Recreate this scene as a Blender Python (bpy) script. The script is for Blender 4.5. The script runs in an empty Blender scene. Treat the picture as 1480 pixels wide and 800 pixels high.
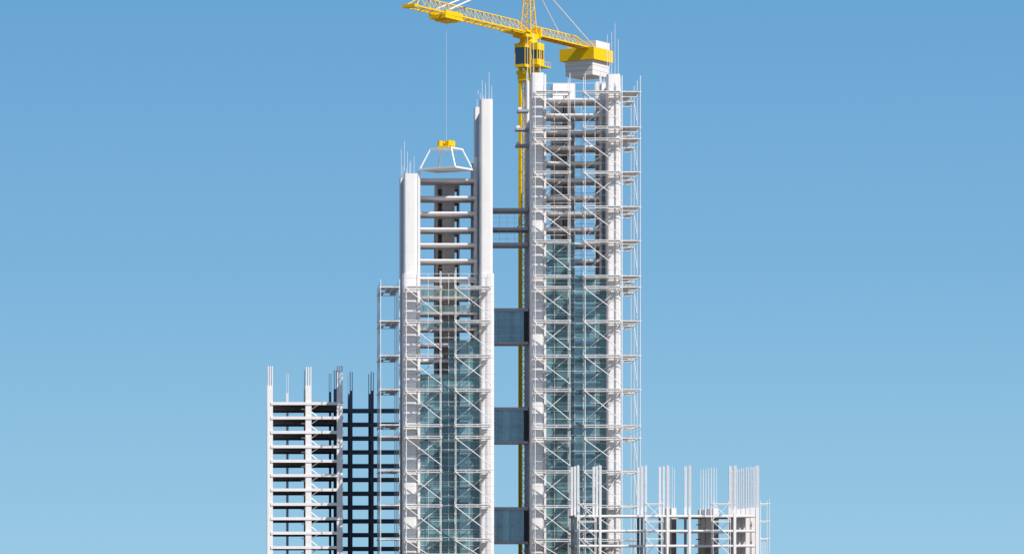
import bpy, math, random
from mathutils import Vector
random.seed(7)
F, XV, YH, ZC = 5300.0, 360.0, 808.0, 1.7          # focal length in photo pixels, vanishing point, eye height
scene = bpy.context.scene
COL = scene.collection
def X(px, Y): return (px - XV) * Y / F
def Z(py, Y): return ZC + (YH - py) * Y / F
# ------------------------------------------------------------------ materials
def lin(c):
    return tuple(((v/255)/12.92 if v/255 <= .04045 else ((v/255+.055)/1.055)**2.4) for v in c) + (1,)
def newmat(name):
    m = bpy.data.materials.new(name); m.use_nodes = True
    nt = m.node_tree; b = nt.nodes['Principled BSDF']
    return m, nt, b
def mathn(nt, op, a, b=None, c=None):
    n = nt.nodes.new('ShaderNodeMath'); n.operation = op
    for i, v in enumerate((a, b, c)):
        if v is None: continue
        if isinstance(v, (int, float)): n.inputs[i].default_value = v
        else: nt.links.new(v, n.inputs[i])
    return n.outputs[0]
def concrete(name, col, var=.12, scale=.35, rough=.8, streak=.0, joint=None, jdark=.45, bump=.02):
    m, nt, b = newmat(name)
    tc = nt.nodes.new('ShaderNodeTexCoord')
    geo = nt.nodes.new('ShaderNodeNewGeometry')
    n1 = nt.nodes.new('ShaderNodeTexNoise'); n1.inputs['Scale'].default_value = scale; n1.inputs['Detail'].default_value = 6
    nt.links.new(geo.outputs['Position'], n1.inputs['Vector'])
    mp = nt.nodes.new('ShaderNodeMapping'); mp.inputs['Scale'].default_value = (1.4, 1.4, .09)
    nt.links.new(geo.outputs['Position'], mp.inputs['Vector'])
    n2 = nt.nodes.new('ShaderNodeTexNoise'); n2.inputs['Scale'].default_value = 1.3; n2.inputs['Detail'].default_value = 5
    nt.links.new(mp.outputs[0], n2.inputs['Vector'])
    oi = nt.nodes.new('ShaderNodeObjectInfo')
    v = mathn(nt, 'MULTIPLY_ADD', n1.outputs['Fac'], var*2, 1-var)
    v2 = mathn(nt, 'MULTIPLY_ADD', n2.outputs['Fac'], streak*2, 1-streak)
    v3 = mathn(nt, 'MULTIPLY_ADD', oi.outputs['Random'], var*.5, 1-var*.25)
    v = mathn(nt, 'MULTIPLY', mathn(nt, 'MULTIPLY', v, v2), v3)
    if joint:
        sx = nt.nodes.new('ShaderNodeSeparateXYZ'); nt.links.new(geo.outputs['Position'], sx.inputs[0])
        fr = mathn(nt, 'FRACT', mathn(nt, 'DIVIDE', sx.outputs['Z'], joint))
        ln = mathn(nt, 'LESS_THAN', fr, .11/joint)
        row = mathn(nt, 'FLOOR', mathn(nt, 'DIVIDE', sx.outputs['Z'], joint))
        wn = nt.nodes.new('ShaderNodeTexWhiteNoise'); wn.noise_dimensions = '1D'; nt.links.new(row, wn.inputs['W'])
        v = mathn(nt, 'MULTIPLY', v, mathn(nt, 'MULTIPLY_ADD', wn.outputs['Value'], .07, .95))
        v = mathn(nt, 'MULTIPLY', v, mathn(nt, 'MULTIPLY_ADD', ln, -jdark, 1.0))
    mx = nt.nodes.new('ShaderNodeMix'); mx.data_type = 'RGBA'; mx.blend_type = 'MULTIPLY'
    mx.inputs[0].default_value = 1
    mx.inputs[6].default_value = (*col, 1)
    cb = nt.nodes.new('ShaderNodeCombineColor')
    for i in range(3): nt.links.new(v, cb.inputs[i])
    nt.links.new(cb.outputs[0], mx.inputs[7]); nt.links.new(mx.outputs[2], b.inputs['Base Color'])
    b.inputs['Roughness'].default_value = rough
    if bump:
        bp = nt.nodes.new('ShaderNodeBump'); bp.inputs['Distance'].default_value = bump
        n3 = nt.nodes.new('ShaderNodeTexNoise'); n3.inputs['Scale'].default_value = 4
        nt.links.new(geo.outputs['Position'], n3.inputs['Vector'])
        nt.links.new(n3.outputs['Fac'], bp.inputs['Height']); nt.links.new(bp.outputs[0], b.inputs['Normal'])
    return m
M = {}
M['white'] = concrete('white_concrete', (.85,.805,.78), .07, .4, .75, .07)
M['clad'] = concrete('pale_cladding', (.84,.80,.78), .04, .3, .55, .03, joint=1.92, jdark=.3)
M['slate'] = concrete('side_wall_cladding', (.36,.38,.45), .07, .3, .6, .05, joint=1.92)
M['core'] = concrete('core_concrete', (.78,.73,.71), .09, .4, .85, .10)
M['slab'] = concrete('slab_concrete', (.74,.70,.68), .08, .5, .8, .0)
M['dark'] = concrete('shade_dark_concrete', (.13,.155,.205), .12, .4, .8, .08)  # the tower's shade on the rear frames, put into the base colour
M['slabL'] = concrete('soffit_shade_concrete', (.33,.31,.31), .08, .5, .8, .0)  # slab colour darkened to paint the shade on the soffits
M['steel'] = concrete('white_painted_steel', (.84,.82,.80), .05, 1.2, .45, .0, bump=0)
M['board'] = concrete('scaffold_boards', (.56,.53,.50), .14, 1.5, .75, .0, bump=0)
M['mull'] = concrete('pale_mullions', (.68,.68,.66), .04, 1.0, .4, .0, bump=0)
M['yellow'] = concrete('yellow_crane_paint', (.88,.555,.002), .06, .5, .5, .05, bump=0)
M['yellow'].node_tree.nodes['Principled BSDF'].inputs['Specular IOR Level'].default_value = .2
M['block'] = concrete('counterweight_concrete', (.76,.72,.69), .05, .4, .8, .04)
M['bridge'] = concrete('bridge_edge_grey', (.42,.43,.48), .06, .4, .6, .0)
M['rebar'] = concrete('pale_rebar', (.82,.81,.81), .12, 2, .5, .0, bump=0)
M['shade_rebar'] = concrete('shade_tinted_rebar', (.34,.44,.56), .1, 2, .5, .0, bump=0)  # shaded copy of the rebar, blue shade painted into its colour
M['black'] = concrete('door_and_shade_black', (.03,.033,.036), .1, .4, .7, .0)
M['brace'] = concrete('pale_bracing_paint', (.60,.62,.42), .08, .5, .5, .0, bump=0)
M['ground'] = concrete('dry_earth', (.19,.16,.13), .25, .02, .95, .0, bump=.05)
M['asphalt'] = concrete('asphalt', (.05,.05,.052), .2, .3, .9, .0)
def glassmat(name, tint, alpha, spec=.9, metal=.0, rough=.04):
    m, nt, b = newmat(name)
    oi = nt.nodes.new('ShaderNodeObjectInfo')
    geo = nt.nodes.new('ShaderNodeNewGeometry')
    ns = nt.nodes.new('ShaderNodeTexNoise'); ns.inputs['Scale'].default_value = .14; ns.inputs['Detail'].default_value = 3
    nt.links.new(geo.outputs['Position'], ns.inputs['Vector'])
    f = mathn(nt, 'MULTIPLY', mathn(nt, 'MULTIPLY_ADD', oi.outputs['Random'], .7, .65), mathn(nt, 'MULTIPLY_ADD', ns.outputs['Fac'], .8, .6))
    mx = nt.nodes.new('ShaderNodeMix'); mx.data_type = 'RGBA'; mx.blend_type = 'MULTIPLY'; mx.inputs[0].default_value = 1
    mx.inputs[6].default_value = (*tint, 1)
    cb = nt.nodes.new('ShaderNodeCombineColor')
    for i in range(3): nt.links.new(f, cb.inputs[i])
    nt.links.new(cb.outputs[0], mx.inputs[7]); nt.links.new(mx.outputs[2], b.inputs['Base Color'])
    b.inputs['Roughness'].default_value = rough
    b.inputs['Metallic'].default_value = metal
    b.inputs['IOR'].default_value = 1.9
    nt.links.new(mathn(nt, 'MULTIPLY_ADD', ns.outputs['Fac'], .16, alpha-.08), b.inputs['Alpha'])
    bp = nt.nodes.new('ShaderNodeBump'); bp.inputs['Distance'].default_value = .02
    n3 = nt.nodes.new('ShaderNodeTexNoise'); n3.inputs['Scale'].default_value = .5
    nt.links.new(geo.outputs['Position'], n3.inputs['Vector'])
    nt.links.new(n3.outputs['Fac'], bp.inputs['Height']); nt.links.new(bp.outputs[0], b.inputs['Normal'])
    return m
M['glass'] = glassmat('teal_glass', (.125,.25,.265), .66)
M['glassb'] = glassmat('blue_glass', (.24,.50,.66), .62)
M['rail_glass'] = glassmat('green_glass', (.16,.24,.20), .45)
M['cabglass'] = glassmat('cab_glass', (.02,.03,.05), .95)
# ------------------------------------------------------------------ mesh building
class MB:
    def __init__(s): s.v = []; s.f = []
    def add(s, vs, fs):
        o = len(s.v); s.v += [tuple(p) for p in vs]; s.f += [tuple(i+o for i in f) for f in fs]; return s
    def box(s, x0, x1, y0, y1, z0, z1):
        return s.add([(x0,y0,z0),(x1,y0,z0),(x1,y1,z0),(x0,y1,z0),(x0,y0,z1),(x1,y0,z1),(x1,y1,z1),(x0,y1,z1)],
            [(0,3,2,1),(4,5,6,7),(0,1,5,4),(1,2,6,5),(2,3,7,6),(3,0,4,7)])
    def obox(s, o, u, v, w):                     # corner o and three edge vectors
        o, u, v, w = map(Vector, (o, u, v, w))
        P = [o, o+u, o+u+v, o+v, o+w, o+u+w, o+u+v+w, o+v+w]
        return s.add(P, [(0,3,2,1),(4,5,6,7),(0,1,5,4),(1,2,6,5),(2,3,7,6),(3,0,4,7)])
    def tube(s, p, q, r, n=8):
        p, q = Vector(p), Vector(q); d = (q-p)
        if d.length < 1e-5: return s
        d.normalize(); a = Vector((0,0,1)) if abs(d.z) < .9 else Vector((1,0,0))
        u = d.cross(a).normalized(); w = d.cross(u)
        vs = []
        for c in (p, q):
            for i in range(n):
                t = 2*math.pi*(i+.5)/n; vs.append(c+u*r*math.cos(t)+w*r*math.sin(t))
        fs = [(i, n+i, n+(i+1)%n, (i+1)%n) for i in range(n)] + [tuple(range(n)), tuple(range(2*n-1, n-1, -1))]
        return s.add(vs, fs)
    def prism(s, poly, z0, z1):
        n = len(poly)
        vs = [(x,y,z0) for x,y in poly]+[(x,y,z1) for x,y in poly]
        return s.add(vs, [(i,(i+1)%n,n+(i+1)%n,n+i) for i in range(n)]+[tuple(range(n-1,-1,-1)), tuple(range(n,2*n))])
    def profx(s, prof, x0, x1):                  # (y,z) profile run along x
        n = len(prof)
        vs = [(x0,y,z) for y,z in prof]+[(x1,y,z) for y,z in prof]
        return s.add(vs, [(i,n+i,n+(i+1)%n,(i+1)%n) for i in range(n)]+[tuple(range(n)), tuple(range(2*n-1,n-1,-1))])
    def build(s, name, mat, parent=None, label=None):
        me = bpy.data.meshes.new(name)
        off = parent.matrix_world_loc if False else (Vector(parent['_o']) if parent is not None and '_o' in parent else Vector((0,0,0)))
        me.from_pydata([(x-off[0], y-off[1], z-off[2]) for x,y,z in s.v], [], s.f)
        me.update()
        me.polygons.foreach_set('use_smooth', [True]*len(me.polygons))
        me.set_sharp_from_angle(angle=math.radians(40))
        me.materials.append(mat)
        o = bpy.data.objects.new(name, me); COL.objects.link(o)
        if parent is not None: o.parent = parent; 
        if parent is not None and '_o' in parent: o['_o'] = parent['_o']
        if label: o['label'] = label
        return o
def thing(name, label, cat, loc, group=None):
    o = bpy.data.objects.new(name, None); COL.objects.link(o); o.location = loc
    o.empty_display_size = 1
    o['_o'] = list(loc); o['label'] = label; o['category'] = cat
    if group: o['group'] = group
    return o
def kids(o): return [c for c in bpy.data.objects if c.parent == o]
def dupe(o, dx=0, dy=0, dz=0, parent=None):
    c = o.copy(); COL.objects.link(c); c.location = Vector(o.location)+Vector((dx,dy,dz))
    if parent is not None: c.parent = parent
    return c
def rbox(x0, x1, y0, y1, r, k=7):                # rounded rectangle outline, counter-clockwise
    P = []
    for cx, cy, a0 in ((x1-r,y0+r,-90),(x1-r,y1-r,0),(x0+r,y1-r,90),(x0+r,y0+r,180)):
        for i in range(k+1):
            a = math.radians(a0+90*i/k); P.append((cx+r*math.cos(a), cy+r*math.sin(a)))
    return P
# ------------------------------------------------------------------ ground
g = MB().box(-14000,14000,-3000,20000,-1,0).build('ground', M['ground']); g['kind'] = 'structure'
rd = MB().box(-2000,2000,790,804,.004,.008).build('road', M['asphalt']); rd['kind'] = 'structure'
# ------------------------------------------------------------------ towers
YT = 880.0; YR = 906.0
S_T = YT/F
UP = [400+22.9*i for i in range(0,18) if 400+22.9*i < 800]
LEV_LOW = [400,427.5,450,472.5,495.5,518.5] + [518.5+22.9*i for i in range(1,13) if 518.5+22.9*i < 806]
LEV1 = [257.6,283,305.6,328.6,351,374] + LEV_LOW
LEV2 = [141.6,164,188,210,233,257.5,283,306,329,351,374.5] + LEV_LOW
def rods(parent, pts, z0, r=.055, name='rebar', mat='rebar'):
    mb = MB()
    for x, y, z1 in pts: mb.tube((x,y,z0-.4), (x,y,z1), r, 6)
    return mb.build(name, M[mat], parent)
def tower(label, lpx, rpx, ltop, rtop, clad_top, levs, slab_px, core_px, slots, core_top, cladw, glass, mulls, posts, lrods, rrods, mtop, rearL, rearR, wall_drop=False):
    x0, x1 = X(lpx[0],YT), X(rpx[1],YT)
    t = thing('high_rise_tower', label, 'tower', ((x0+x1)/2, (YT+YR)/2, 0), 'twin towers under construction')
    # corner piers
    res = []
    for (a, b, top, rd_, rtopy, sgn) in ((lpx[0],lpx[1],ltop,lrods,rearL,-1),(rpx[0],rpx[1],rtop,rrods,rearR,1)):
        xa, xb = X(a,YT), X(b,YT); zt = Z(top,YT)
        pier = MB().prism(rbox(xa,xb,YT,YT+4.0,.6), 0, zt).build('corner_pier', M['white'], t)
        rods(pier, [(X(p,YT+yy), YT+yy, Z(tp,YT+yy)) for p, tp, yy in rd_], zt)
        rz = Z(rtopy,YR)
        xra, xrb = (X(759,YR), X(763.7,YR)) if (sgn < 0 and wall_drop) else (xa, xb)
        rp = MB().prism(rbox(xra,xrb,YR-3.2,YR,.35), 0, rz).build('rear_pier', M['white'], t)
        rods(rp, [(xra+(xrb-xra)*k/4, YR-1.6, rz+random.uniform(2,5)) for k in (1,2,3)], rz)
        # cladding sleeve round the front pier
        e = .22; zc_ = Z(clad_top,YT)
        MB().prism(rbox(xa-(cladw if sgn<0 else .1), xb+(cladw if sgn>0 else .1), YT-e, YT+4.1, .75), 0, zc_).build('cladding', M['clad'], pier)
        # vertical joint trims on the sleeve
        tm = MB()
        for k in (.97,) if sgn<0 else (.56,):
            xx = xa+(xb-xa)*k; tm.box(xx-.03,xx+.03,YT-e-.03,YT-e+.1,0,zc_)
        tm.build('vertical_joint', M['slate'], pier)
        wx0, wx1 = (xa+.25, xa+1.0) if sgn<0 else (xb-1.0, xb-.25)
        if sgn > 0: wx0, wx1 = xa+.35, xb-.35
        wall_top = min(zt, rz) - (0 if sgn<0 else 2.2) - (11 if sgn<0 and wall_drop else 0)
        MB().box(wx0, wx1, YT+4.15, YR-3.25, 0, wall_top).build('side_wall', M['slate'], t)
    # floor slabs with a rounded nose
    ys = YT+3.3; r = .37; dep = 9.6
    prof = [(ys+dep, -2*r), (ys+dep, 0)] + [(ys+r-r*math.sin(math.radians(a)), -r+r*math.cos(math.radians(a))) for a in range(0,181,20)]
    prof = prof[::-1]
    sa, sb = X(slab_px[0],ys), X(slab_px[1],ys)
    base = None
    for i, py in enumerate(levs):
        z = Z(py, ys)
        if base is None:
            base = MB().profx([(y,zz+z) for y,zz in prof], sa, sb).build('floor_slab', M['slab'], t); zb = z
        else:
            dupe(base, dz=z-zb)
    # lift and stair core, with door openings at every floor
    yc, yc2 = ys+dep-.9, ys+dep+7
    cb = MB(); Zt = Z(core_top, yc)
    edges = [core_px[0]]+[e for s_ in slots for e in s_[:2]]+[core_px[1]]
    for k in range(0, len(edges), 2): cb.box(X(edges[k],yc), X(edges[k+1],yc), yc, yc2, 0, Zt)
    zs = [Z(p,ys) for p in levs]
    for s_ in slots:
        xa, xb = X(s_[0],yc), X(s_[1],yc)
        if not s_[2]: cb.box(xa, xb, yc+4, yc2-.01, 0, Zt-.01)
        prev = 0
        for z in sorted(zs):
            cb.box(xa, xb, yc+.01, yc2-.02, z-.68, z+.05)
            cb.box(xa, xb, yc+.01, yc2-.02, z+2.9, z+3.12) if z < Zt-3.2 else None
        cb.box(xa, xb, yc+.01, yc2-.02, Zt-1.3, Zt-.02)
    cb.build('core', M['core'] if Zt < zs[0]+1 else M['core'], t)
    if core_top < levs[0]:
        hz = Z(levs[0], ys)
        ha, hb, hy = X(core_px[0],yc)-.06, X(core_px[1],yc)+.06, yc-.15
        hd = MB().box(ha, X(814,hy), hy, yc2+.1, hz+.02, Zt+.1).box(X(819.5,hy), hb, hy, yc2+.1, hz+.02, Zt+.1)
        hd.box(X(814,hy)+.001, X(819.5,hy)-.001, hy+.001, yc2+.09, hz+1.75, Zt+.099).build('lift_housing', M['white'], t)
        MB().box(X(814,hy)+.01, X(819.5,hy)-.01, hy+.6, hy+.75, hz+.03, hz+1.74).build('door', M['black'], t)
    # posts beside the piers
    for a, b, top, Y in posts:
        MB().box(X(a,Y), X(b,Y), Y, Y+.7, 0, Z(top,Y)).build('steel_post', M['slab'], t)
    # curtain wall
    yg = YT+1.9
    for a, b, top in glass:
        za = Z(top, yg); n = max(1, round(za/3.8)); h = za/n
        first = MB().box(X(a,yg)+.06, X(b,yg)-.06, yg, yg+.05, 0.05, h-.05).build('glass_panel', M['glass'], t)
        for k in range(1, n): dupe(first, dz=k*h)
    mb = MB(); zm = Z(mtop, yg)
    gx0, gx1 = X(mulls[0],yg), X(mulls[-1],yg)
    for p in mulls[1:-1]:
        xx = X(p,yg); mb.box(xx-.06, xx+.06, yg-.16, yg-.01, 0, zm)
    for p in (mulls[0], mulls[-1]):
        xx = X(p,yg); mb.box(xx-.05, xx+.05, yg-.16, yg-.01, 0, zm)
    k = 0; z = zm
    while z > 0:
        mb.box(gx0, gx1, yg-.14, yg-.03, z-.10, z); z -= 1.92; k += 1
    mb.build('mullion_grid', M['mull'], t)
    # second mullion grid on the back face, seen through the open floors
    mb = MB(); yb = YR-1.0
    for k in range(1,6):
        xx = x0+(x1-x0)*k/6; mb.box(xx-.05, xx+.05, yb, yb+.12, 0, zm-1)
    z = zm-1
    while z > 0: mb.box(x0+1, x1-1, yb-.1, yb-.02, z-.08, z); z -= 3.84
    if core_top < levs[0]: mb.build('rear_frame', M['mull'], t)
    return t
T1 = tower('shorter white tower, its right pier far taller than its left pier',
    (583.6,603.2),(694.2,712.3), 250.5,143, 395, LEV1, (606,689), (629.5,664.3), [(633,639,0),(657,662.6,1)], 265, .32,
    [(605,619,540),(619,648.4,540),(648.4,677.7,491),(677.7,693.5,491)], [605,619,648.4,677.7,693.5],
    [(603.9,607.4,246,881.5),(680.5,684.6,236,893),(685.4,689.6,227,884.5)],
    [(579.8,216,2.2),(584.5,204,3),(588.8,219,1),(593.6,232,1.4),(598.5,226,2)],
    [(691,130,3.2),(696.8,116,1),(701.6,120,1.4),(706.8,105,1.2),(710.6,124,2.4)], 395, 259, 157)
T2 = tower('tallest white tower, wrapped in scaffolding to its top with the crane behind it',
    (767.8,785.9),(877.6,896.6), 105,107, 124, LEV2, (788,868), (799.5,831), [(813.4,815.6,0),(817,819,0)], 121.5, .12,
    [(787,801,349),(801,830.6,349),(830.6,860,398),(860,877.5,398)], [787,801,830.6,860,877.5],
    [(786.6,789.4,107,881.5),(861,865.6,118,896),(866.6,869.6,108,884)],
    [(762.5,50,3),(766.6,62,2),(771.2,45,1),(780.6,56,1.5)],
    [(877.8,50,1),(884,46,2),(888.8,34,1),(893.4,57,2.5),(881,62,3)], 120, 119, 121, True)
# glass balustrades at the open floors of the shorter tower
yb_ = YT+3.0
for py in (427.5,450,472.5):
    z = Z(py, yb_)
    MB().box(X(606.5,yb_), X(690,yb_), yb_, yb_+.06, z+.05, z+1.45).build('glass_balustrade', M['rail_glass'], T1)
# beam stubs left for bridges on the taller tower
YB = 891.0
for py, px in ((158,748.5),(184.5,746),(208,746)):
    z = Z(py,YB)
    b = MB().box(X(px,YB), X(757.5,YB)+1.2, YB, YB+4.0, z-.55, z)
    b.build('beam_stub', M['slate'], T2)
    MB().box(X(px,YB)+.1, X(px,YB)+1.0, YB+.3, YB+1.2, z, z+.55).build('beam_cap', M['white'], T2)
# ------------------------------------------------------------------ bridges
GB = 'bridges linking the two towers'
def bridge(label, yt, yb, glazed=True):
    xa, xb = X(706,YB)+.4, X(763.4,YB)
    t = thing('sky_bridge', label, 'bridge', ((xa+xb)/2, YB+4, Z(yb,YB)), GB)
    zt, zb = Z(yt,YB), Z(yb,YB); d = 8
    if glazed:
        MB().box(xa, xb, YB, YB+d, zt-.75, zt).build('roof_slab', M['bridge'], t)
        MB().box(xa, xb, YB, YB+d, zb, zb+.62).build('deck_slab', M['bridge'], t)
        n = 6; w = (xb-xa)/n
        for yy in (YB+.25, YB+d-.3):
            first = MB().box(xa+.04, xa+w-.04, yy, yy+.05, zb+.63, zt-.76).build('glass_panel', M['glassb'], t)
            for k in range(1,n): dupe(first, dx=k*w)
        mb = MB()
        for k in range(n+1): mb.box(xa+k*w-.03, xa+k*w+.03, YB+.12, YB+.24, zb+.62, zt-.75)
        for k in range(1,5):
            z = zb+.62+(zt-zb-1.37)*k/5; mb.box(xa, xb, YB+.14, YB+.22, z-.03, z+.03)
        mb.build('mullion_grid', M['mull'], t)
        MB().box(X(757.2,YB), xb, YB-.05, YB+d-.6, zb+.64, zt-.77).build('end_shade_box', M['black'], t)  # black box added to paint the shaded tower flank behind the glass
        zm = (zt+zb)/2
        MB().box(xa, X(757,YB), YB+.5, YB+d-.7, zm-.5, zm).build('mid_floor', M['bridge'], t)
    else:
        for p, th in ((300.5,.7),(328.5,.62),(350.5,.72)):
            z = Z(p,YB); MB().box(xa, xb, YB, YB+d, z-th, z).build('deck_slab', M['bridge'], t)
        mb = MB()
        for px in (722,733,744,752): mb.tube((X(px,YB),YB+.4,zb+.2),(X(px,YB),YB+.4,zt-.4),.035)
        for p in (307,314,321,338,345): mb.tube((xa,YB+.4,Z(p,YB)),(xb,YB+.4,Z(p,YB)),.03)
        mb.build('glazing_frame', M['mull'], t)
        MB().box(X(748.5,YB), X(753,YB), YB+.2, YB+2, Z(328.5,YB), Z(326,YB)).build('material_crate', M['white'], t)
bridge('open unglazed bridge of three bare decks, highest of the bridges between the towers', 300.5, 354, False)
bridge('glazed blue bridge between the towers, highest of the three glazed ones', 445, 497)
bridge('glazed blue bridge between the towers, middle one of the three glazed ones', 588, 640.5)
bridge('glazed blue bridge between the towers, lowest of them', 732, 785.5)
# ------------------------------------------------------------------ scaffolding
GS = 'scaffolding on the tower fronts'
def front_scaffold(label, pl, pr, stacks):
    yf, yr = YT-5.6, YT-.95
    xa, xb = X(pl,yf), X(pr,yf)
    t = thing('scaffold', label, 'scaffolding', ((xa+xb)/2, (yf+yr)/2, 0), GS)
    deck0 = None; h0 = None
    first = True
    for si, st in enumerate(stacks):
        zs = [Z(p,yf) for p in st]
        ztop = zs[0] + (1.6 if si else 3.4); zbot = zs[-1] - (.0 if si < len(stacks)-1 else 8.3)
        zbot = zs[-1]-1.0 if si < len(stacks)-1 else 0
        for (x,y) in ((xa,yf),(xb,yf),(xa,yr),(xb,yr)):
            jt = random.uniform(-.3,1.0) if si == 0 else 0
            pm = MB()
            for z in zs:
                if y == yf: pm.box(x-.2,x+.2,yf-.22,yf+.13,z-.42,z-.2)
            pm.tube((x,y,zbot),(x,y,ztop+jt),.10 if y==yf else .08)
            pm.build('post', M['steel'], t)
        for k, z in enumerate(zs):
            if deck0 is None:
                mb = MB(); w = (yr-yf-.8)/3; mbs = MB()
                for j in range(3):
                    y0 = yf+.05+j*(w+.38)
                    nb = 4; bw = (xb-xa+.6)/nb
                    for q in range(nb): 
                        arg = (xa-.15+q*bw, xa-.15+(q+1)*bw-.03, y0, y0+w, z-.14, z+random.uniform(-.015,.015))
                        mb.box(*arg)
                        if j != 1: mbs.box(*arg)
                deck0 = mb.build('deck', M['board'], t)
                msh = deck0.data; alt = mbs.build('deck', M['board'], t); alt_me = alt.data; bpy.data.objects.remove(alt)
                mb = MB()
                for y in (yf,yr):
                    mb.tube((xa-.35,y-.13,z-.62),(xb+.35,y-.13,z-.62),.085)
                    mb.tube((xa-.2,y-.13,z-.1),(xb+.2,y-.13,z-.1),.06)
                for x in (xa,xb): mb.tube((x,yf-.3,z-.45),(x,yr+.3,z-.45),.07)
                mb.box(xa-.1,xb+.1,yf-.02,yf+.03,z-.34,z-.145)
                for q in (.3,.62):
                    xx = xa+(xb-xa)*q; mb.box(xx-.09,xx+.09,yf-.2,yf-.03,z-.62,z-.34)
                led = mb.build('ledger', M['steel'], t); h0 = z
            else:
                dk = dupe(deck0, dz=z-h0); dupe(led, dz=z-h0)
                if random.random() < .5: dk.data = alt_me
            # couplers at the posts
            nxt = zs[k+1] if k+1 < len(zs) else None
            if nxt is not None or si == len(stacks)-1:
                zb_ = nxt if nxt is not None else max(z-8.25, 0)
                MB().tube((xa-.2,yf-.22,z-.5),(xb+.15,yf-.22,zb_+1.0),.105).build('brace', M['steel'], t)
                MB().tube((xb-.1,yr+.15,z-.6),(xa+.2,yr+.15,zb_+1.0),.09).build('brace', M['steel'], t)
    return t
ST2 = [[131,182],[199,247,297,346,397],[413,462,512,561,613],[631,679,729,778]]
ST1 = [[413,462,512,561,612],[629,678,728,777]]
front_scaffold('white scaffold bays on the left front of the tallest tower', 773.4, 823.6, ST2)
front_scaffold('white scaffold bays on the right front of the tallest tower', 845.6, 897.2, ST2)
front_scaffold('white scaffold bays on the left front of the shorter tower', 587.2, 637.4, ST1)
front_scaffold('white scaffold bays on the right front of the shorter tower', 658.8, 708.6, ST1)
def side_scaffold(label, pin, pout, pout_rear, stacks, top_extra):
    y0, y1 = YT-2.0, YT+26.5
    xin, xo0, xo1 = X(pin,y0), X(pout,y0), X(pout_rear,y1)
    sg = 1 if xo0 > xin else -1
    t = thing('scaffold', label, 'scaffolding', ((xin+xo0)/2, (y0+y1)/2, 0), 'scaffolding on the tower sides')
    NB = 3; L = (y1-y0)/NB
    def xo(y): return xo0+(xo1-xo0)*(y-y0)/(y1-y0)
    d0 = None
    for si, st in enumerate(stacks):
        zs = [Z(p,y0) for p in st]
        zb = zs[-1]-1.0 if si < len(stacks)-1 else 0
        for k in range(NB+1):
            y = y0+k*L
            for x in (xin+sg*.1, xo(y)):
                MB().tube((x,y,zb),(x,y,zs[0]+(top_extra if si==0 else 1.6)),.10 if k==0 else .075).build('post', M['steel'], t)
        for i, z in enumerate(zs):
            if d0 is None:
                mb = MB(); ld = MB()
                for k in range(NB):
                    ya, yb2 = y0+k*L+.35, y0+(k+1)*L-.35
                    for j in range(3):
                        u0, u1 = j/3+.02, (j+1)/3-.03
                        xa_, xb_ = xin+.1*sg, xo(ya)
                        p0, p1 = xa_+(xb_-xa_)*u0, xa_+(xb_-xa_)*u1
                        if (k+j) % 4 == 3: continue
                        mb.box(min(p0,p1), max(p0,p1), ya+random.uniform(0,.8), yb2-random.uniform(0,.8), z-.26, z+random.uniform(-.02,.05))
                for k in range(NB+1):
                    y = y0+k*L
                    ld.tube((xin,y,z-.3),(xo(y)+sg*.3,y,z-.3),.09)
                for off, r in ((-.4,.09),):
                    ld.tube((xo(y0),y0-.4,z+off),(xo(y1),y1+.4,z+off),r); ld.tube((xin+.1*sg,y0-.4,z+off),(xin+.1*sg,y1+.4,z+off),r)
                d0 = mb.build('deck', M['board'], t); led = ld.build('ledger', M['steel'], t); z0 = z
            else: dupe(d0, dz=z-z0); dupe(led, dz=z-z0)
            if i+1 < len(zs) or si == len(stacks)-1:
                zn = zs[i+1] if i+1 < len(zs) else max(z-8.25,0)
                br = MB()
                for k in range(NB):
                    ya, yb2 = y0+k*L, y0+(k+1)*L
                    if k%2: ya, yb2 = yb2, ya
                    br.tube((xo(ya)+.1,ya,z-.4),(xo(yb2)+.1,yb2,zn+.9),.055)
                br.build('brace', M['steel'], t)
side_scaffold('tall scaffold standing along the right side of the tallest tower', 898.6, 925.4, 912, ST2, 3.6)
side_scaffold('scaffold standing along the left side of the shorter tower', 578, 550, 545.5, ST1, 1.6)
# ------------------------------------------------------------------ left frame building
YL = 893.0
def frame_slab_levels(a, step, n): return [a+step*i for i in range(n)]
LB = thing('concrete_frame_building', 'white concrete frame at far left, with three wide sunlit front columns', 'building', (X(440,YL), YL+20, 0), 'concrete frames beside the towers')
LL = frame_slab_levels(580.6, 20.77, 11)
sx0, sx1 = X(391.3,YL), X(496,YL)
zt0 = Z(LL[0],YL)
s0 = None
for i, py in enumerate(LL):
    z = Z(py,YL)
    if s0 is None:
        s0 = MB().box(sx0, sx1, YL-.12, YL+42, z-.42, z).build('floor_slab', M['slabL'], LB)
        e0 = MB().box(sx0-.02, sx1+.02, YL-.22, YL+.6, z-.68, z+.02).build('edge_beam', M['white'], LB)
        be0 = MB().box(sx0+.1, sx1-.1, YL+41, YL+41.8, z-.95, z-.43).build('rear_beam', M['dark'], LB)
        z00 = z
    else:
        dupe(s0, dz=z-z00); dupe(e0, dz=z-z00); dupe(be0, dz=z-z00)
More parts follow.
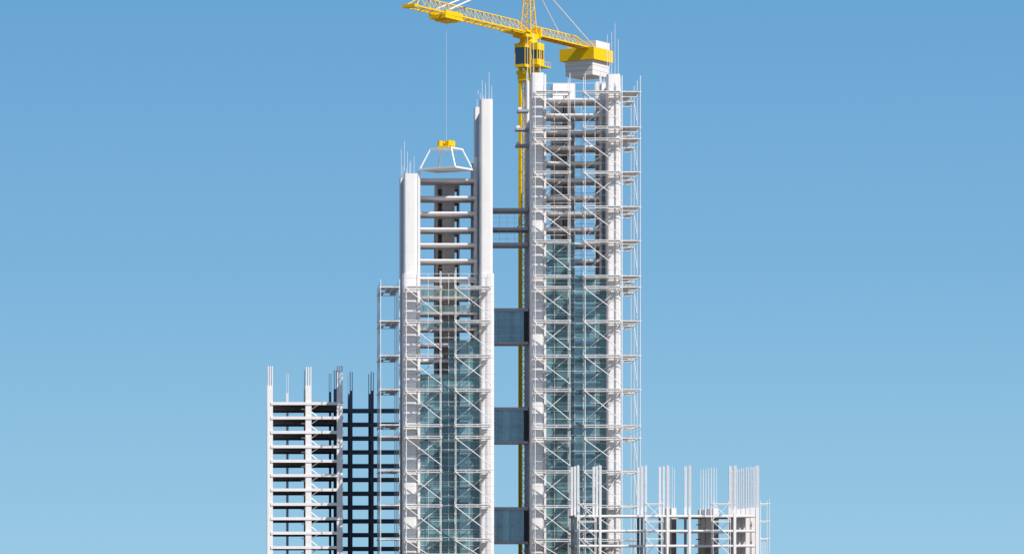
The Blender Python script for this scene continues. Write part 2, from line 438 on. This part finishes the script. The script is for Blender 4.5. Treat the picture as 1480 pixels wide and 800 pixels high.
def col(parent, pa, pb, Y, top, dep, rtop, mat='white', rn=(3,2), rr=.1, rmat='rebar', jit=.3):
    xa, xb = X(pa,Y), X(pb,Y); zt = Z(top,Y)
    c = MB().box(xa, xb, Y, Y+dep, 0, zt).build('column', M[mat], parent)
    pts = []
    for i in range(rn[0]):
        for j in range(rn[1]):
            fx = .12+.76*i/max(1,rn[0]-1) if rn[0] > 1 else .5
            fy = .15+.7*j/max(1,rn[1]-1) if rn[1] > 1 else .5
            pts.append((xa+(xb-xa)*fx, Y+dep*fy, Z(rtop,Y)-random.uniform(0,jit)))
    rods(c, pts, zt, rr, mat=rmat)
    return c
for a, b in ((386.3,394.4),(441.6,450.2),(486.9,495.2)):
    col(LB, a, b, YL-.05, 556.9, 1.4, 528, rr=.15, rmat='white')
for px, m in ((389.6,'white'),(443.0,'white'),(486.0,'dark')):  # rear columns in shade take the darkened copies of concrete and bars
    Y = 915.5; col(LB, px-3.8, px+3.8, Y, 561.5, 1.3, 533.5, m, rmat='rebar' if m=='white' else 'shade_rebar')
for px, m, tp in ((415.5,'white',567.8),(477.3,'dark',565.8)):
    Y = 939.5; col(LB, px-1.9, px+1.6, Y, tp, .8, 538.5, m, (2,2), .07, rmat='rebar' if m=='white' else 'shade_rebar')
for py in LL:
    z = Z(py,YL); zf = 20.77*YL/F
    mb = MB(); xr = X(450,YL)
    mb.tube((xr,YL+.8,z-1.75),(xr+1.6,YL+.8,z-.7),.13); mb.tube((xr,YL+.8,z-zf+1.2),(xr+1.45,YL+.8,z-zf+.05),.13)
    mb.build('knee_brace', M['steel'], LB)
    MB().box(X(435.5,YL+2),X(441,YL+2),YL+2,YL+3.2,z-1.75,z-1.5).build('bracket', M['white'], LB)
# frame behind it, the tower's shade put into its dark colour
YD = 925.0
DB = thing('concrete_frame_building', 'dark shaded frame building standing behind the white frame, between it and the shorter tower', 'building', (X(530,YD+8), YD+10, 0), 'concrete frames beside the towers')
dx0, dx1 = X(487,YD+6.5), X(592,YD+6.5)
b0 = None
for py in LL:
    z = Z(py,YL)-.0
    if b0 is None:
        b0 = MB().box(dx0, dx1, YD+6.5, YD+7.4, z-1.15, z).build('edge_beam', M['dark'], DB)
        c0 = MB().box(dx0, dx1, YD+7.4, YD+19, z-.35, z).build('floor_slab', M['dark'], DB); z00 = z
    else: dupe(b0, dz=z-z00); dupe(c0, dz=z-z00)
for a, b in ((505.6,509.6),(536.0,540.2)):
    col(DB, a, b, YD, 564, .75, 536, 'dark', (2,2), .1, 'shade_rebar')
    col(DB, XV+(a-XV)*YD/(YD+19.2), XV+(b-XV)*YD/(YD+19.2), YD+19.2, 568.6, .75, 540, 'dark', (2,2), .09, 'shade_rebar')
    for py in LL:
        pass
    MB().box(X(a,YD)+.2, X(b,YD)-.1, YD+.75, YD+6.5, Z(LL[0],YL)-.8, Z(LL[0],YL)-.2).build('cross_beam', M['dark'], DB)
# ------------------------------------------------------------------ right frame building
YG = 840.0
RB = thing('concrete_frame_building', 'low white concrete frame in front at right, many tall bars rising from its columns', 'building', (X(970,YG), YG+16, 0), 'concrete frames beside the towers')
RL = [743.4,764.9,786.4]
r0 = None
for py in RL:
    z = Z(py,YG)
    if r0 is None:
        a = MB()
        pr = [(YG+17,z-.5),(YG+17,z)]+[(YG-.1+.3-.3*math.sin(math.radians(q)), z-.3+.3*math.cos(math.radians(q))) for q in range(0,181,20)]
        pr[0] = (YG+.9, z-.6); pr[1] = (YG+.9, z)
        a.profx(pr[::-1], X(823.5,YG+14), X(1092,YG))
        r0 = a.build('edge_beam', M['white'], RB)
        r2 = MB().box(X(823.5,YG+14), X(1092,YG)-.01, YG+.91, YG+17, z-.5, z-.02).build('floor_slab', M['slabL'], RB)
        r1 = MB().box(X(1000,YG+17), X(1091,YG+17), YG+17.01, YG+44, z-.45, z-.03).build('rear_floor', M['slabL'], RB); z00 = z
    else: dupe(r0, dz=z-z00); dupe(r1, dz=z-z00); dupe(r2, dz=z-z00)
lines = [(834.0,837.2,3),(866.0,869.2,3),(931.6,934.8,3),(963.3,966.3,3),(995.0,998.6,2),(1060.2,1064.0,2)]
for a, b, n in lines:
    for k in range(n):
        Y = YG-.2 if k == 0 else YG+8*k
        xa, xb = X(a,YG), X(b,YG)
        col(RB, xa*F/Y+XV, xb*F/Y+XV, Y, 808-(808-732)*YG/Y, .6, 808-(808-671)*YG/Y, rn=(3,2), rr=.085)
for k in range(6):
    Y = YG-.2 if k == 0 else YG+8*k
    w = 5.0 if k == 0 else 8.2
    xa = X(1092,YG); xb = xa+w*YG/F
    if k: xa, xb = xb-8.2*YG/F-.1, xb-.2
    col(RB, xa*F/Y+XV, xb*F/Y+XV, Y, 808-(808-732.3)*YG/Y, .9, 808-(808-671.5)*YG/Y, rn=(3,2), rr=.085)
def fin_wall(px, Ya, Yb, n):
    for k in range(n):
        Y = Ya+(Yb-Ya)*k/n; d = (Yb-Ya)/n
        xb = X(px,Ya); zt = Z(732,YG)-.02*k
        c = MB().box(xb-1.15-.12*(k%2), xb-.1*(k%3), Y, Y+d*.72, 0, zt).build('shear_wall', M['white'], RB)
        rods(c, [(xb-.9,Y+d*.2,Z(671,YG)), (xb-.35,Y+d*.2,Z(671,YG)-.3)], zt, .07)
fin_wall(977.6, 857.5, 873, 3)
fin_wall(1038.6, 857.2, 888, 6)
for py in RL:
    z = Z(py,YG)
    MB().box(X(1006.5,862), X(1012.5,862), 862, 863.2, z-2.15, z-1.95).build('bracket', M['dark'], RB)
# its scaffolds
RS = [727.2,752.4,777.6]
def small_scaffold(label, pa, pb, ya, yb2, extra=.8, diag=True, ladder=False, tops=None):
    xa, xb = X(pa,ya), X(pb,ya)
    t = thing('scaffold', label, 'scaffolding', ((xa+xb)/2,(ya+yb2)/2,0), 'thin scaffolds at the low right frame')
    zs = [Z(p,ya) for p in RS]
    for x in (xa,xb):
        for y in (ya,yb2):
            pm = MB()
            for z in zs: pm.box(x-.13,x+.13,y-.18,y+.05,z-.14,z+.12)
            pm.tube((x,y,0),(x,y,zs[0]+extra+random.uniform(-.2,.4)),.075).build('post', M['steel'], t)
    for i, z in enumerate(zs+[zs[-1]-4.0]):
        if z < .5: continue
        mb = MB()
        for y in (ya,yb2): mb.tube((xa-.2,y,z),(xb+.2,y,z),.09); mb.tube((xa-.2,y,z+.0-.25),(xb+.2,y,z-.25),.05)
        for x in (xa,xb): mb.tube((x,ya-.2,z),(x,yb2+.2,z),.06)
        mb.build('ledger', M['steel'], t)
        if diag:
            zn = max(z-3.9,0)
            MB().tube((xa,ya-.1,z-.1),(xb+.1,ya-.1,zn+.1),.085).build('brace', M['steel'], t)
            MB().tube((xb,yb2,z-.1),(xa,yb2,zn+.1),.06).build('brace', M['steel'], t)
    if i and not ladder:
        bd = MB().box(xa,xb,ya+.2,yb2-.2,zs[1]-.05,zs[1]+.03).build('deck', M['board'], t); dupe(bd, dz=zs[2]-zs[1])
    if ladder:
        mb = MB(); la, lb = xa+.35, xa+1.15; zt = zs[2]
        for x in (la,lb): mb.tube((x,ya+.3,0),(x,ya+.3,zt),.045)
        z = .3
        while z < zt: mb.tube((la,ya+.3,z),(lb,ya+.3,z),.03,6); z += .3
        mb.build('ladder', M['steel'], t)
small_scaffold('thin scaffold at the far left end of the low right frame, before the tallest tower', 837.6, 861.5, YG-4.6, YG-1.6)
small_scaffold('thin scaffold with diagonal tubes in the middle of the low right frame', 934.6, 958.0, YG-4.6, YG-1.6)
small_scaffold('thin scaffold with diagonal tubes in the right half of the low right frame', 1030.5, 1055.5, YG-4.6, YG-1.6)
small_scaffold('thin scaffold with a ladder outside the right end of the low right frame', 1099.2, 1112.0, YG+.6, YG+4.6, diag=False, ladder=True)
# ------------------------------------------------------------------ tower crane
TH = math.radians(56)
A = Vector((math.cos(TH), math.sin(TH), 0)); B = Vector((math.sin(TH), -math.cos(TH), 0)); U = Vector((0,0,1))
YC = 915.0; XC = X(764,YC); C0 = Vector((XC,YC,0))
ZJ = Z(50,YC)
CR = thing('tower_crane', 'yellow tower crane behind the tallest tower, jib reaching left over the shorter one', 'crane', (XC,YC,0))
def P(a, b, z): return C0 + A*a + B*b + U*z
def lattice(mb, w0, w1, z0, z1, n, leg, br):
    def c(z, sa, sb):
        t = (z-z0)/(z1-z0); w = (w0+(w1-w0)*t)/2
        return P(sa*w, sb*w, z)
    S = ((-1,-1),(1,-1),(1,1),(-1,1))
    for sa, sb in S:
        p, q = c(z0,sa,sb), c(z1,sa,sb)
        if leg > .3:
            mb.obox(p-A*leg/2-B*leg/2, A*leg, B*leg, q-p)
        else: mb.tube(p, q, leg)
    for k in range(n):
        za, zb = z0+(z1-z0)*k/n, z0+(z1-z0)*(k+1)/n
        for i in range(4):
            s, e = S[i], S[(i+1)%4]
            mb.tube(c(za,*s), c(za,*e), br, 6)
            if k%2: s, e = e, s
            mb.tube(c(za,*s), c(zb,*e), br, 6); 
    return mb
zcollar0, zcollar1 = Z(117.5,YC), Z(103,YC)
lattice(MB(), 3.0, 3.0, 0, Z(62,YC), 46, .75, .075).build('mast', M['yellow'], CR)
mb = MB()
mb.obox(P(-2.25,-2.25,zcollar1-.9), A*4.5, B*4.5, U*.9)
mb.obox(P(-2.0,-2.0,zcollar0), A*4.0, B*4.0, U*(zcollar1-zcollar0-.9))
mb.build('climbing_collar', M['yellow'], CR)
# slewing unit
zs0 = Z(62,YC)
mb = MB()
mb.prism([(XC+2.2*math.cos(math.radians(a)), YC+2.2*math.sin(math.radians(a))) for a in range(0,360,15)], zs0-.2, zs0+1.0)
mb.obox(P(-4.6,-1.9,zs0+1.0), A*7.4, B*3.8, U*1.1)
mb.obox(P(-4.8,-2.3,zs0+2.1), A*2.2, B*4.6, U*.5)
mb.obox(P(2.0,-2.3,zs0+1.4), A*.6, B*4.6, U*2.2)
mb.build('slewing_unit', M['yellow'], CR)
# operator's cab
mb = MB(); zc0, zc1 = Z(99,YC), Z(66,YC)
ca, cw, cb0, cbw = -3.7, 2.6, -1.9, 3.0
mb.obox(P(ca,cb0,zc0), A*cw, B*cbw, U*.7)
mb.obox(P(ca,cb0,zc1-.8), A*cw, B*cbw, U*.8)
mb.obox(P(ca-.15,cb0-.15,zc1), A*(cw+.3), B*(cbw+.3), U*.18)
for sa in (0,1):
    for k in (0,1):
        mb.obox(P(ca+sa*(cw-.16), cb0+k*(cbw-.16), zc0+.7), A*.16, B*.16, U*(zc1-zc0-1.5))
mb.obox(P(ca+cw-.2,cb0+.2,zc0+.6), A*.12, B*(cbw-.4), U*(zc1-zc0-1.4))
cab = mb.build('cab', M['yellow'], CR)
MB().obox(P(ca+.06,cb0+.06,zc0+.7), A*(cw-.3), B*(cbw-.12), U*(zc1-zc0-1.5)).build('window', M['cabglass'], cab)
# machinery cabin and railed walkway
mb = MB()
mb.obox(P(-1.9,2.0,zc0+.6), A*3.4, B*1.6, U*1.4); mb.obox(P(-1.9,2.0,zc1-1.4), A*3.4, B*1.6, U*1.7)
for k in range(4): mb.obox(P(-1.9+k*1.06,3.4,zc0+2), A*.2, B*.18, U*(zc1-zc0-3.3))
mb.obox(P(-2.6,1.8,zc0), A*5.4, B*3.0, U*.25)
for k in range(5): mb.tube(P(-2.5+k*1.3,4.75,zc0+.2), P(-2.5+k*1.3,4.75,zc0+1.3), .05)
mb.tube(P(-2.5,4.75,zc0+1.3), P(2.7,4.75,zc0+1.3), .06)
mc = mb.build('machinery_cabin', M['yellow'], CR)
MB().obox(P(-1.7,2.1,zc0+2), A*3.0, B*1.25, U*(zc1-zc0-3.4)).build('window', M['cabglass'], mc)
# tower head
ZAP = Z(-38,YC)
mb = lattice(MB(), 3.1, .8, ZJ-.2, ZAP, 9, .16, .06)
mb.obox(P(-.6,-.6,ZAP-.3), A*1.2, B*1.2, U*.8)
mb.build('tower_head', M['yellow'], CR)
# jib
def truss(name, t0, t1, sgn, w, h, step, slope0, slope1, n_stop=None):
    mb = MB(); m2 = MB()
    def q(t, b, z): return P(sgn*t, b, ZJ+z)
    c = .17
    for b in (-w/2, w/2): mb.obox(q(t0,b-c,-c), A*sgn*(t1-t0), B*2*c, U*2*c)
    ta, tb = t0+slope0, t1-slope1
    mb.tube(q(ta,0,h), q(tb,0,h), .16)
    for t, e in ((ta,t0),(tb,t1)):
        for b in (-w/2, w/2): mb.tube(q(t,0,h), q(e,b,0), .15)
    n = int(round((tb-ta)/step)); st = (tb-ta)/n
    for k in range(n+1):
        t = ta+k*st
        for b in (-w/2, w/2):
            mb.tube(q(t,0,h), q(t,b,0), .07, 6)
            if k < n: m2.tube(q(t,b,0) if k%2 else q(t,0,h), q(t+st,0,h) if k%2 else q(t+st,b,0), .05, 6)
        mb.tube(q(t,-w/2,0), q(t,w/2,0), .085, 6)
        if k < n: mb.tube(q(t,-w/2 if k%2 else w/2,0), q(t+st,w/2 if k%2 else -w/2,0), .07, 6)
    return mb, m2
jb, jb2 = truss('jib', 1.6, 56.4, -1, 3.4, 2.75, 2.1, 4.0, 4.5)
jib = jb.build('jib', M['yellow'], CR); jb2.build('bracing', M['brace'], jib)
mb = MB(); mb.obox(P(-10.5,-1.7,ZJ-.5), A*9.5, B*3.4, U*.35); mb.build('jib_root_plate', M['yellow'], jib)
MB().obox(P(-57.4,-1.8,ZJ-.35), A*1.8, B*3.6, U*.7).build('jib_tip', M['yellow'], jib)
c1, c2 = truss('counter_jib', 1.6, 29.5, 1, 3.0, 2.4, 2.0, 1.0, 5.0)
cj = c1.build('counter_jib', M['yellow'], CR); c2.build('bracing', M['brace'], cj)
MB().obox(P(2,-1.3,ZJ+.2), A*27, B*2.6, U*.06).build('walkway', M['yellow'], cj)
# trolley and rope
TT = 39.9
mb = MB()
mb.obox(P(-TT-4.2,-2.3,ZJ-1.3), A*8.2, B*4.6, U*.9)
mb.obox(P(-TT-4.0,1.75,ZJ-.6), A*8.0, B*.55, U*1.15)
mb.obox(P(-TT-4.0,-2.3,ZJ-.6), A*8.0, B*.5, U*1.0)
mb.obox(P(-TT-2.6,-1.6,ZJ-1.75), A*5.0, B*3.2, U*.5)
trol = mb.build('trolley', M['yellow'], CR)
hx = P(-TT,0,0)
ZH = Z(206,hx.y)
mb = MB()
mb.tube(P(-TT,0,ZJ-1.5), P(-TT,0,ZH), .028, 6)
mb.build('hoist_rope', M['steel'], trol)
# tie rods
def tie(p, q, r=.16): MB().tube(p, q, r).build('tie_rod', M['steel'], CR)
apex = P(0,0,ZAP+.2)
tie(P(-41.6,1.9,ZJ+.9), apex+B*.5, .19); tie(P(-41.6,-1.9,ZJ+1.3), apex-B*.5, .19)
# counterweights
a0, a1, b0_, b1_ = 28.3, 38.6, -7.0, 3.0
ztp = ZJ+.05; zbt = ztp-3.1
mb = MB(); th = .35
mb.obox(P(a0,b0_,zbt), A*th, B*(b1_-b0_), U*3.1); mb.obox(P(a1-th,b0_,zbt), A*th, B*(b1_-b0_), U*3.1)
mb.obox(P(a0+th,b0_,zbt), A*(a1-a0-2*th), B*th, U*3.1); mb.obox(P(a0+th,b1_-th,zbt), A*(a1-a0-2*th), B*th, U*3.1)
fr = mb.build('counterweight_frame', M['yellow'], CR)
low = MB(); z = zbt+1.4
for k in range(3):
    ins = .75+.04*k; hh = 1.25+ (1.5 if k == 0 else 0)
    low.obox(P(a0+ins,b0_+ins+.5,z-hh), A*(a1-a0-2*ins), B*(b1_-b0_-2*ins-.5), U*(hh-.05)); z -= hh
for b_ in low.v[:0]: pass
low.build('lower_counterweight', M['block'], CR)
mb = MB(); mb.obox(P(a0+2.6,b0_+.9,zbt+1.5), A*(a1-a0-3.0), B*8.3, U*(3.1-1.5+2.0)); mb.build('upper_counterweight', M['block'], CR)
tie(P(a0+1.2,b1_-.5,ztp), apex+B*.2, .15); tie(P(15.5,0,ZJ+2.4), apex-B*.2, .11)
# hook block
mb = MB(); hk = Vector((hx.x,hx.y,0))
for i, (da, db) in enumerate(((-1,-1),(1,-1),(1,1),(-1,1))):
    c = hk + A*da*.75 + B*db*1.25
    mb.tube(c+U*(ZH-.85), c+U*(ZH+.25), .68, 14); mb.tube(c+U*(ZH+.25), c+U*(ZH+.4), .45, 14)
mb.obox(hk-A*1.5-B*1.5+U*(ZH-1.35), A*3.0, B*3.0, U*.5)
mb.tube(hk+U*(ZH-1), hk+U*(ZH+.5), .3)
mb.build('hook_block', M['yellow'], trol)
# suspended load
zu, zl = ZH-1.42, Z(243.6,hx.y)
lo = thing('lifting_platform', 'white two-tier platform with four slanting legs hanging from the crane hook', 'platform', (hx.x,hx.y,zl-.5))
def plate(name, la, lb, z, th):
    k = MB(); k.obox(hk-A*la/2-B*lb/2+U*(z-th), A*la, B*lb, U*th)
    return k.build(name, M['steel'], lo)
plate('upper_plate', 5.6, 6.2, zu, .35); plate('lower_plate', 8.7, 10.3, zl, .42)
for sa in (-1,1):
    for sb in (-1,1):
        MB().tube(hk+A*sa*2.6+B*sb*2.9+U*(zu-.2), hk+A*sa*4.1+B*sb*4.9+U*(zl-.1), .2).build('leg', M['steel'], lo)
for o in bpy.data.objects:
    if '_o' in o: del o['_o']
# ------------------------------------------------------------------ sky, sun, camera
EL, AZ = 46, 43      # sun is to the right of and behind the camera
w = bpy.data.worlds.new('World'); scene.world = w; w.use_nodes = True
nt = w.node_tree; bg = nt.nodes['Background']
sky = nt.nodes.new('ShaderNodeTexSky'); sky.sky_type = 'NISHITA'; sky.sun_disc = False
sky.sun_elevation = math.radians(EL)
sky.sun_rotation = math.radians(180-AZ)
sky.air_density = 1.0; sky.dust_density = .4; sky.ozone_density = 2.0
tc = nt.nodes.new('ShaderNodeTexCoord'); sp = nt.nodes.new('ShaderNodeSeparateXYZ'); nt.links.new(tc.outputs['Generated'], sp.inputs[0])
ramp = nt.nodes.new('ShaderNodeValToRGB')
mr = nt.nodes.new('ShaderNodeMapRange'); mr.inputs['From Min'].default_value = 0; mr.inputs['From Max'].default_value = .16
nt.links.new(sp.outputs['Z'], mr.inputs['Value']); nt.links.new(mr.outputs[0], ramp.inputs[0])
cr = ramp.color_ramp
cr.elements[0].position = 0; cr.elements[0].color = lin((153,201,228))
cr.elements[1].position = 1; cr.elements[1].color = lin((103,163,211))
e = cr.elements.new(.5); e.color = lin((124,179,219))
STR = .10
sc = nt.nodes.new('ShaderNodeVectorMath'); sc.operation = 'SCALE'; sc.inputs['Scale'].default_value = 1/STR
nt.links.new(ramp.outputs[0], sc.inputs[0])
m2 = nt.nodes.new('ShaderNodeMapRange'); m2.interpolation_type = 'SMOOTHSTEP'
m2.inputs['From Min'].default_value = .17; m2.inputs['From Max'].default_value = .5
nt.links.new(sp.outputs['Z'], m2.inputs['Value'])
mix = nt.nodes.new('ShaderNodeMix'); mix.data_type = 'RGBA'
nt.links.new(m2.outputs[0], mix.inputs[0]); nt.links.new(sc.outputs[0], mix.inputs[6]); nt.links.new(sky.outputs[0], mix.inputs[7])
nt.links.new(mix.outputs[2], bg.inputs['Color']); bg.inputs['Strength'].default_value = STR
sl = bpy.data.lights.new('sun', 'SUN'); sl.energy = 5.0; sl.angle = math.radians(.5); sl.color = (1,.955,.90)
so = bpy.data.objects.new('sun', sl); COL.objects.link(so)
el, az = math.radians(EL), math.radians(AZ)
d = Vector((math.sin(az)*math.cos(el), -math.cos(az)*math.cos(el), math.sin(el)))
so.rotation_euler = d.to_track_quat('Z','Y').to_euler()
cam = bpy.data.cameras.new('camera'); co = bpy.data.objects.new('camera', cam); COL.objects.link(co)
co.location = (0,0,ZC); co.rotation_euler = (math.radians(90),0,0)
cam.sensor_width = 36; cam.sensor_fit = 'HORIZONTAL'; cam.lens = F/1480*36
cam.shift_x = (740-XV)/1480; cam.shift_y = (YH-400)/1480
cam.clip_start = 1; cam.clip_end = 40000
scene.camera = co
scene.view_settings.view_transform = 'Standard'; scene.view_settings.look = 'None'
scene.view_settings.gamma = 1; scene.view_settings.exposure = 0
